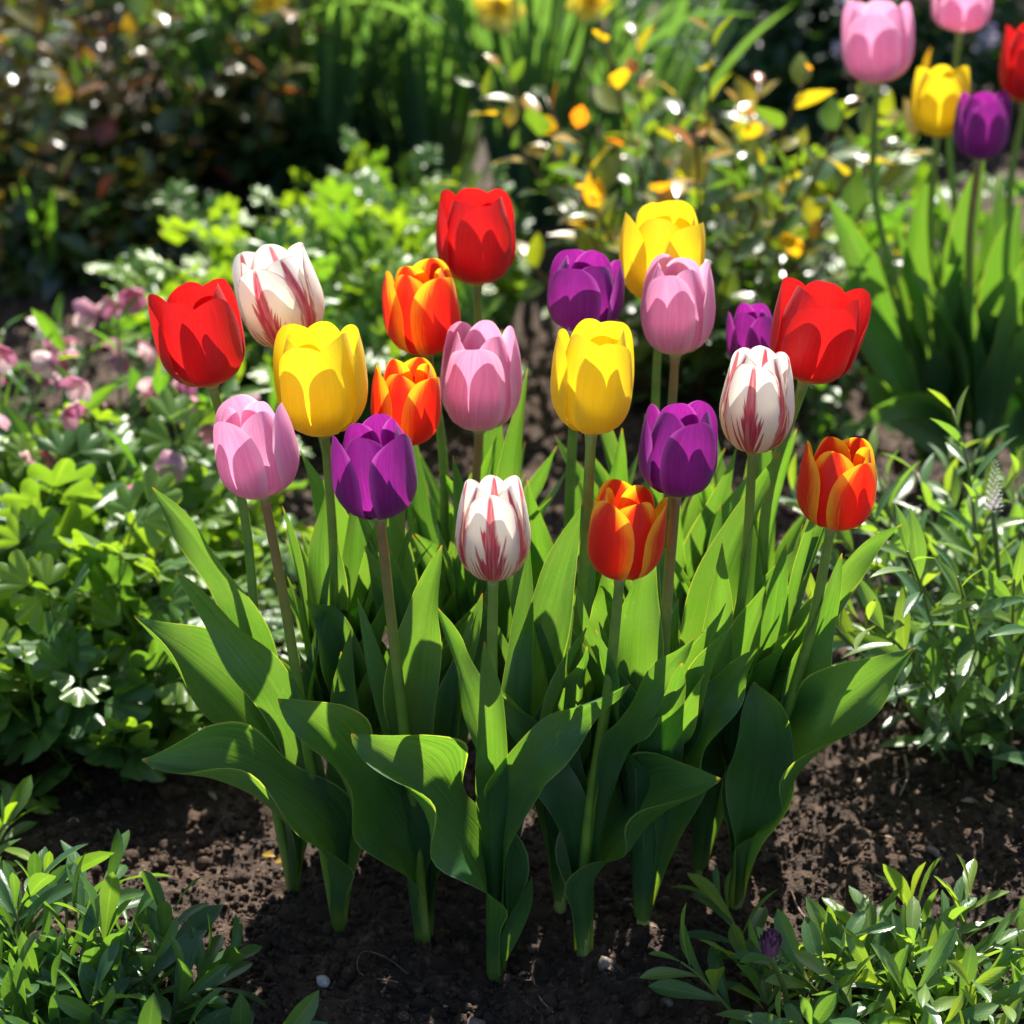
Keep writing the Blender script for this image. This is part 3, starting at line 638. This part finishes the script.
for q, (px, py, lab) in enumerate([(0, 545, 'hellebore with dusky pink nodding flowers at the left edge'), (120, 555, 'hellebore with dusky pink flowers just left of the scarlet tulip')]):
    root, loc, tips = plant('hellebore', lab, 'plant', G_(px, py), 'hellebores at the left', 16, (.21, .30), (4, 36), 30, 'lance', (.05, .075), 7, .35, (50, 95), .6, M['bright'], M['stem_plain'], (0, .8), .0022, .05, 60+q, .2)
    g = np.random.default_rng(70+q)
    for k, (tp, dr) in enumerate(tips):
        for j in range(2):
            put_flower(root, loc, tp+g.normal(0, .013, 3)+np.array([0, 0, -.004-.02*j]), nrm(np.array([g.normal(0, .6), -.4+g.normal(0, .5), -.35])), g.uniform(.017, .023), k*5+j, M['hellebore'], elev=24)
# ---- bright bush in the middle
for q, (px, py, s, lab) in enumerate([(312, 398, 1., 'bright green lobed leaf bush behind the flamed white tulip'), (395, 318, .72, 'bright green lobed leaf bush just left of the tall crimson tulip')]):
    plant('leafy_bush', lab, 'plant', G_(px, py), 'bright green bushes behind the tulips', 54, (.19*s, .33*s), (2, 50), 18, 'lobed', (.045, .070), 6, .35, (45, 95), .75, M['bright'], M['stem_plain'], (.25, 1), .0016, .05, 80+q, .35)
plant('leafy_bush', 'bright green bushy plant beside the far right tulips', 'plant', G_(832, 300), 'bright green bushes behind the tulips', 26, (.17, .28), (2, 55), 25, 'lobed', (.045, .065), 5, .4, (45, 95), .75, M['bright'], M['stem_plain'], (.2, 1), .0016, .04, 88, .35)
# ---- right: speedwell plants
root, loc, tips = plant('speedwell', 'bushy lance leaved plant with a pale flower spike at the right edge', 'plant', G_(1000, 765), 'lance leaved plants at the right', 26, (.20, .33), (2, 36), 20, 'lance', (.036, .064), 17, .08, (45, 85), .4, M['lanceleaf'], M['stem_plain'], (0, .8), .0020, .05, 101, .3)
def spike(root, tip, dr, L, seed, name='flower_spike'):
    g = np.random.default_rng(seed); n = 90; t = np.linspace(0, 1, n); th = np.arange(n)*2.39996; r = .0055*(1-t)**.6+.001
    c = np.outer(t*L, dr); X, Y, Z = basis(np.array([dr]), np.array([[1., .2, 0]])); rad = np.cos(th)[:, None]*X+np.sin(th)[:, None]*Z
    D = nrm(rad+np.array(dr)*.7); Xs, Ys, Zs = basis(D, np.tile(dr, (n, 1)))
    V, F, pu = scatter(tpl_blade(.6, n=4, m=3), c+rad*r[:, None]*.5, Xs, Ys, Zs, .0065*(1-.6*t))
    o = mesh(name, V, F, M['spike'], root, {'puv': pu, 'tint': np.repeat(np.clip(1.1-t*1.2+g.normal(0, .15, n), 0, 1), 12)}); o.location = tip
tt_ = atY(993, 512, loc[1]-.03)-loc; 
mesh('flower_stem', *tube(catmull([[0, 0, 0], tt_*.5+[.005, 0, 0], tt_], 10), .002, 6)[:2], M['stem_plain'], root)
spike(root, tt_, nrm(np.array([-.05, 0, 1.])), .045, 5)
plant('speedwell', 'smaller lance leaved plant at the right, beside the low orange tulip', 'plant', G_(925, 690), 'lance leaved plants at the right', 12, (.17, .26), (2, 30), 18, 'lance', (.036, .060), 14, .1, (45, 85), .4, M['lanceleaf'], M['stem_plain'], (0, .8), .0020, .035, 102, .3)
plant('speedwell', 'lance leaved plant behind the right edge one, before the far tulips', 'plant', G_(1010, 660), 'lance leaved plants at the right', 14, (.17, .26), (2, 36), 18, 'lance', (.034, .058), 14, .1, (45, 85), .4, M['lanceleaf'], M['stem_plain'], (0, .8), .0020, .035, 103, .3)
# ---- foreground rosettes
fg = 'low leafy plants along the front of the bed'
for q, (px, py, n, lab) in enumerate([(45, 1015, 11, 'low plant with grey green spoon leaves, middle of the front left patch'), (-5, 985, 9, 'low plant with spoon leaves cut by the left edge of the front'),
        (125, 1045, 9, 'low spoon leaved plant at the bottom edge, left of the bare soil'), (150, 1060, 6, 'low spoon leaved plant at the right end of the front left patch'),
        (792, 1018, 7, 'low lance leaved plant carrying a purple bud at the front right'), (878, 1012, 11, 'bright low plant in the middle of the front right patch'),
        (950, 1010, 11, 'bright low plant at the right end of the front right patch'), (895, 1065, 8, 'low plant at the bottom edge of the front right patch'), (60, 1075, 9, 'low plant at the bottom left corner')]):
    l = G_(px, py)
    root, loc, tips = plant('low_plant', lab, 'plant', l, fg, n, (.05, .095), (4, 50), 18, 'spoon', (.040, .068) if px < 500 else (.036, .058), 10, .1, (30, 75), .3, M['lanceleaf'] if px > 500 else M['glossy'], M['stem_plain'], (0, .6) if px < 500 else (.1, .9), .0018, .045, 120+q, .25)
    if q == 4:
        tp = atY(770, 955, loc[1]-.05)-loc; mesh('bud_stem', *tube(catmull([[0, 0, 0], tp*.55+[.004, 0, 0], tp], 10), .0022, 6)[:2], M['stem_plain'], root)
        n_ = 60; g = np.random.default_rng(9); hz = np.linspace(0, 1, n_); th = np.arange(n_)*2.39996; rr = .0075*np.sin(np.clip(hz*.8+.16, 0, 1)*math.pi)**.7
        pos = np.stack([rr*np.cos(th), rr*np.sin(th), hz*.013], -1); D = nrm(np.stack([np.cos(th)*(.22-.45*hz), np.sin(th)*(.22-.45*hz), 0*th+1.], -1)); U = np.stack([np.cos(th), np.sin(th), 0*th], -1)
        V, F, pu = scatter(tpl_blade(.45, curl=.1, n=5, m=3), pos, *basis(D, -U), .010)
        o = mesh('bud', V, F, M['bud'], root, {'puv': pu, 'tint': np.repeat(g.random(n_), 15)}); o.location = tp
plant('low_plant', 'small pale leaved seedling cut by the left edge above the front patch', 'plant', G_(-22, 880), fg, 5, (.04, .06), (10, 50), 18, 'spoon', (.04, .055), 5, .3, (30, 75), .3, M['bright'], M['stem_plain'], (.5, 1), .0018, .02, 140)

# ---- background: roses, daffodils, shrubs
root, loc, tips = plant('rose_bush', 'rose bush with glossy leaves and orange young shoots behind the yellow and pink tulips', 'rose bush', G_(690, 385), 'rose bushes', 34, (.30, .52), (2, 34), 10, 'ovate', (.034, .060), 19, .10, (50, 95), .7, M['rose'], M['stem_red'], (.1, .66), .0028, .06, 200, .38)
plant('rose_bush', 'lower glossy rose bush right of the tall one, beside the far tulips', 'rose bush', G_(770, 375), 'rose bushes', 18, (.20, .32), (3, 55), 12, 'ovate', (.030, .048), 17, .12, (50, 95), .7, M['rose'], M['stem_red'], (0, .62), .0026, .05, 201, .2)
for q, (px, py, L, lab) in enumerate([(85, 215, (.45, .75), 'tall dark rose bush in the top left corner'), (-40, 250, (.45, .7), 'dark rose bush cut by the left edge at the top'), (230, 205, (.35, .6), 'thin dark rose bush left of the daffodil leaves')]):
    plant('rose_bush', lab, 'rose bush', G_(px, py), 'rose bushes', 22 if q < 2 else 13, L, (3, 42), 14, 'ovate', (.032, .055), 24, .22, (50, 95), .65, M['darkrose'], M['stem_red'], (0, .95), .0034, .07, 210+q, .1)
def strap_clump(name, label, loc, n, L, seed, group, tilt=(3, 35), wid=.014, mat=None, flowers=()):
    g = np.random.default_rng(seed); loc = np.array([loc[0], loc[1], gz(loc[0], loc[1])-.004]); root = empty(name, loc, label, 'plant', group)
    for k in range(n):
        a = k*2.4+g.uniform(-.3, .3); d = np.array([math.cos(a), math.sin(a), 0]); p = d*.05*math.sqrt((k+.5)/n); Lk = g.uniform(*L); tl_ = R(g.uniform(*tilt)); bd = R(g.uniform(0, 55)) if g.random() < .75 else R(g.uniform(60, 120))
        pts = []; nh = []
        for j in range(7):
            ang = tl_+bd*(j/6)**2; pts.append(p.copy()); nh.append(-d*math.cos(ang)+np.array([0, 0, math.sin(ang)])); p = p+(d*math.sin(ang)+np.array([0, 0, math.cos(ang)]))*Lk/6
        C = catmull(pts, 14); T_ = nrm(np.gradient(C, axis=0)); N = catmull(nh, 14); N = nrm(N-np.sum(N*T_, 1, keepdims=True)*T_); S = np.cross(T_, N)
        tw = np.linspace(0, g.uniform(-1.2, 1.2), 14)[:, None]; S = S*np.cos(tw)+N*np.sin(tw)
        wd = wid/2*np.array([.8]+[1]*9+[.9, .75, .5, .1])[:, None]
        V = np.stack([C-S*wd, C+N*wd*-.25, C+S*wd], 1).reshape(-1, 3); pu = np.stack([np.tile([0, .5, 1], 14), np.repeat(np.linspace(0, 1, 14), 3), np.zeros(42)], -1)
        mesh('leaf', V, gridF(14, 3), mat, root, {'puv': pu, 'tint': np.full(42, g.random())})
    for k, (px, py, r, dx) in enumerate(flowers):
        tp = atY(px, py, loc[1]-.22)-loc
        mesh('flower_stem', *tube(catmull([[0, 0, 0], tp*.6+[.01, .01, 0], tp+[0, .02, .012], tp], 14), .003, 6)[:2], M['stem_plain'], root)
        dr = nrm(np.array([dx, -.8, .25])); fl = put_flower(root, loc, tp, dr, r, k+30, M['daffodil'], 'flower', 6, .75, 8)
        h = np.linspace(0, 1, 7); Vt, Ft, pt = tube(np.stack([0*h, 0*h, h*r*.6], -1), r*np.array([.13, .2, .22, .24, .26, .3, .36]), 12, False)
        mesh('trumpet', Vt, Ft, M['daffodil'], fl, {'puv': pt, 'tint': np.zeros(len(Vt))})
    return root
dg = 'daffodil clumps'
strap_clump('daffodil_clump', 'daffodil clump with yellow trumpets behind the tall crimson tulip', G_(535, 225), 95, (.38, .56), 300, dg, (1, 20), mat=M['strap'], flowers=[(497, 8, .036, .2), (592, 2, .032, -.2)])
strap_clump('daffodil_clump', 'daffodil clump left of centre with one yellow flower at the top edge', G_(325, 195), 95, (.38, .56), 301, dg, (1, 20), mat=M['strap'], flowers=[(272, 2, .032, -.3)])
strap_clump('daffodil_clump', 'daffodil leaves without flowers between the two flowering clumps', G_(430, 195), 95, (.36, .55), 302, dg, (1, 22), mat=M['strap'])
strap_clump('daffodil_clump', 'daffodil leaves without flowers behind the thin dark rose bush', G_(235, 190), 80, (.36, .55), 304, dg, (1, 22), mat=M['strap'])
strap_clump('daffodil_clump', 'daffodil leaves without flowers right of the flowering clump', G_(625, 205), 60, (.3, .45), 305, dg, (1, 24), mat=M['strap'])
strap_clump('grass_tuft', 'small tuft of upright green blades at the left, in front of the dark roses', G_(48, 290), 26, (.12, .22), 303, None, (3, 30), .010, M['bright'])

def shrub(name, label, loc, r, h, seed, mat, n=2600, size=(.03, .055), group='dark shrubs at the back', bloom=0):
    g = np.random.default_rng(seed); loc = np.array([loc[0], loc[1], gz(loc[0], loc[1])-.01]); root = empty(name, loc, label, 'shrub', group)
    Ps = []; ends = []
    for k in range(9):
        a = k*2.4; e = np.array([math.cos(a)*r*.7*g.uniform(.4, 1), math.sin(a)*r*.7*g.uniform(.4, 1), h*g.uniform(.5, .9)]); ends.append(e)
        V, F, pu = tube(catmull([[0, 0, 0], e*[.3, .3, .5], e], 10), np.linspace(.009, .003, 10), 6); Ps.append((V, F, {'puv': pu}))
    V, F, at = merge(Ps); mesh('trunk', V, F, M['bark'], root, at)
    cl = g.normal(size=(26, 3)); cl = nrm(cl)*g.uniform(.45, 1, (26, 1)); cl[:, 2] = np.abs(cl[:, 2]); cl = cl*[r, r, h*.85]+[0, 0, h*.12]
    idx = g.integers(0, 26, n); pos = cl[idx]+nrm(g.normal(size=(n, 3)))*(g.random((n, 1))**.4)*r*.36; pos[:, 2] = np.abs(pos[:, 2])+.02
    out = nrm(pos-[0, 0, h*.3]); D = nrm(out+g.normal(0, .7, (n, 3))-[0, 0, .2]); U = nrm(np.array([0, 0, .9])+out*.5+g.normal(0, .35, (n, 3)))
    V, F, pu = scatter(TPL['ovate'], pos, *basis(D, U), g.uniform(*size, n)); ti = np.repeat(np.clip(g.normal(.4, .28, n), 0, 1), len(TPL['ovate'][0]))
    mesh('crown', V, F, mat, root, {'puv': pu, 'tint': ti})
    for b in range(bloom):
        d = nrm(np.array([g.normal(0, .6), -1, g.uniform(.2, 1)])); c0 = d*[r, r, h*.75]+[0, 0, h*.3]; m = 26
        pos = c0+g.normal(0, .010, (m, 3)); V, F, pu = scatter(TPL['ovate'], pos, *basis(g.normal(size=(m, 3)), g.normal(size=(m, 3))+[0, 0, .5]), .014)
        mesh('bloom', V, F, M['bluebloom'], root, {'puv': pu, 'tint': np.repeat(g.random(m), len(TPL['ovate'][0]))})
for q, (x, y, r, h, m, lab, bl) in enumerate([(-1.25, 2.6, .42, .7, 'darkrose', 'dark purplish shrub at the back, farthest left', 0), (-.45, 3.5, .42, .5, 'dark', 'dark green shrub at the back, behind the left daffodils', 0),
        (.12, 3.5, .38, .45, 'dark', 'dark green shrub at the back, behind the middle daffodils', 0), (.52, 2.1, .30, .42, 'dark', 'dark shrub with pale lilac blooms at the back, right of centre', 7),
        (1.05, 2.3, .42, .6, 'dark', 'dark green shrub at the back, behind the far tulips', 0), (1.62, 1.9, .36, .6, 'dark', 'dark green shrub at the back, farthest right', 0), (.78, 3.1, .4, .6, 'dark', 'dark green shrub behind the lilac one', 0), (-.9, 3.3, .5, .8, 'dark', 'dark tall shrub behind the rose bushes', 0), (-.62, 1.5, .24, .11, 'darkrose', 'added low dark shrub darkening the sunlit soil under the rose bushes at the left', 0), (-.92, 1.75, .26, .14, 'darkrose', 'added low dark shrub darkening the soil under the roses, nearer the top left corner', 0), (-.36, 1.75, .2, .13, 'dark', 'added low dark shrub darkening the soil at the foot of the left daffodil leaves', 0)]):  # the last three, low ones are added to darken sunlit bare soil
    shrub('shrub', lab, (x, y), r, h, 400+q, M[m], bloom=bl)
plant('ground_plant', 'mid green leafy plant filling in behind the far right tulips', 'plant', (.86, 1.05), None, 26, (.2, .34), (2, 55), 25, 'lobed', (.05, .07), 5, .4, (45, 95), .75, M['bright'], M['stem_plain'], (0, .5), .0016, .05, 150, .2)
plant('ground_plant', 'low small leaved plant on the soil between the roses and the far tulips', 'plant', G_(800, 430), None, 16, (.05, .12), (5, 65), 25, 'ovate', (.018, .03), 9, .2, (45, 95), .7, M['bright'], M['stem_plain'], (0, .8), .0014, .04, 151, .2)

# ------------------------------------------------------------------ small things on the soil
def stone(px, py, s, m, lab, seed, flat=.6):
    p = G_(px, py); o = mesh('stone', lump(seed, .5)*[s, s*.8, s*flat], IF, M[m]); o.location = (p[0], p[1], gz(p[0], p[1])+s*.25); o.rotation_euler = (0, 0, seed); tag(o, lab, 'stone', 'stones on the soil')
stone(323, 980, .0062, 'stone', 'small whitish stone chip right of the front left patch', 21)
stone(607, 967, .0085, 'brown_stone', 'brown pointed stone between the front centre tulip bases', 22, 1.1)
stone(667, 995, .006, 'brown_stone', 'grey pebble left of the front right patch', 23)
stone(474, 1016, .0095, 'brown_stone', 'oval grey brown pebble at the bottom edge', 24)
stone(110, 860, .005, 'stone', 'pale stone chip above the front left patch', 25)
stone(75, 826, .004, 'stone', 'tiny pale chip at the left below the columbine', 26)
stone(932, 868, .006, 'brown_stone', 'dull brown pebble below the right speedwell', 27)
def twig(pts, r, lab):
    P = np.array([G_(x, y)+[0, 0, 0] for x, y in pts]); P[:, 2] = [gz(a, b)+.005 for a, b in P[:, :2]]; V, F, pu = tube(catmull(P, 20), np.linspace(r, r*.5, 20), 6)
    tag(mesh('twig', V, F, M['twig']), lab, 'twig', 'dry twigs and roots on the soil')
twig([(532, 965), (540, 990), (553, 1008)], .0011, 'short dry twig in front of the centre tulip base')
twig([(398, 985), (360, 972), (362, 952), (385, 950), (408, 968)], .0006, 'curled thin root left of the centre front')
twig([(300, 1022), (306, 1005), (314, 998)], .0012, 'short pale twig at the right of the front left patch')
twig([(790, 905), (798, 915), (805, 928)], .001, 'thin twig above the front right patch')
twig([(902, 770), (906, 795), (898, 815)], .0016, 'upright dry stalk piece below the right plants')
twig([(630, 905), (638, 918), (650, 935)], .0007, 'thin root beside the yellowish tulip base')
for (px, py, s, lab) in [(262, 850, .012, 'yellow fallen leaf scrap near the left tulip bases'), (275, 862, .010, 'yellow fallen leaf scrap right of the other one')]:
    p = G_(px, py); V, F, pu = tpl_blade(.7, n=7, m=5); o = mesh('fallen_leaf', V*s, F, M['rose'], None, {'puv': pu, 'tint': np.full(len(V), .8)}); o.location = (p[0], p[1], gz(p[0], p[1])+.006); o.rotation_euler = (.2, .1, px); tag(o, lab, 'fallen leaf', 'fallen leaf scraps')
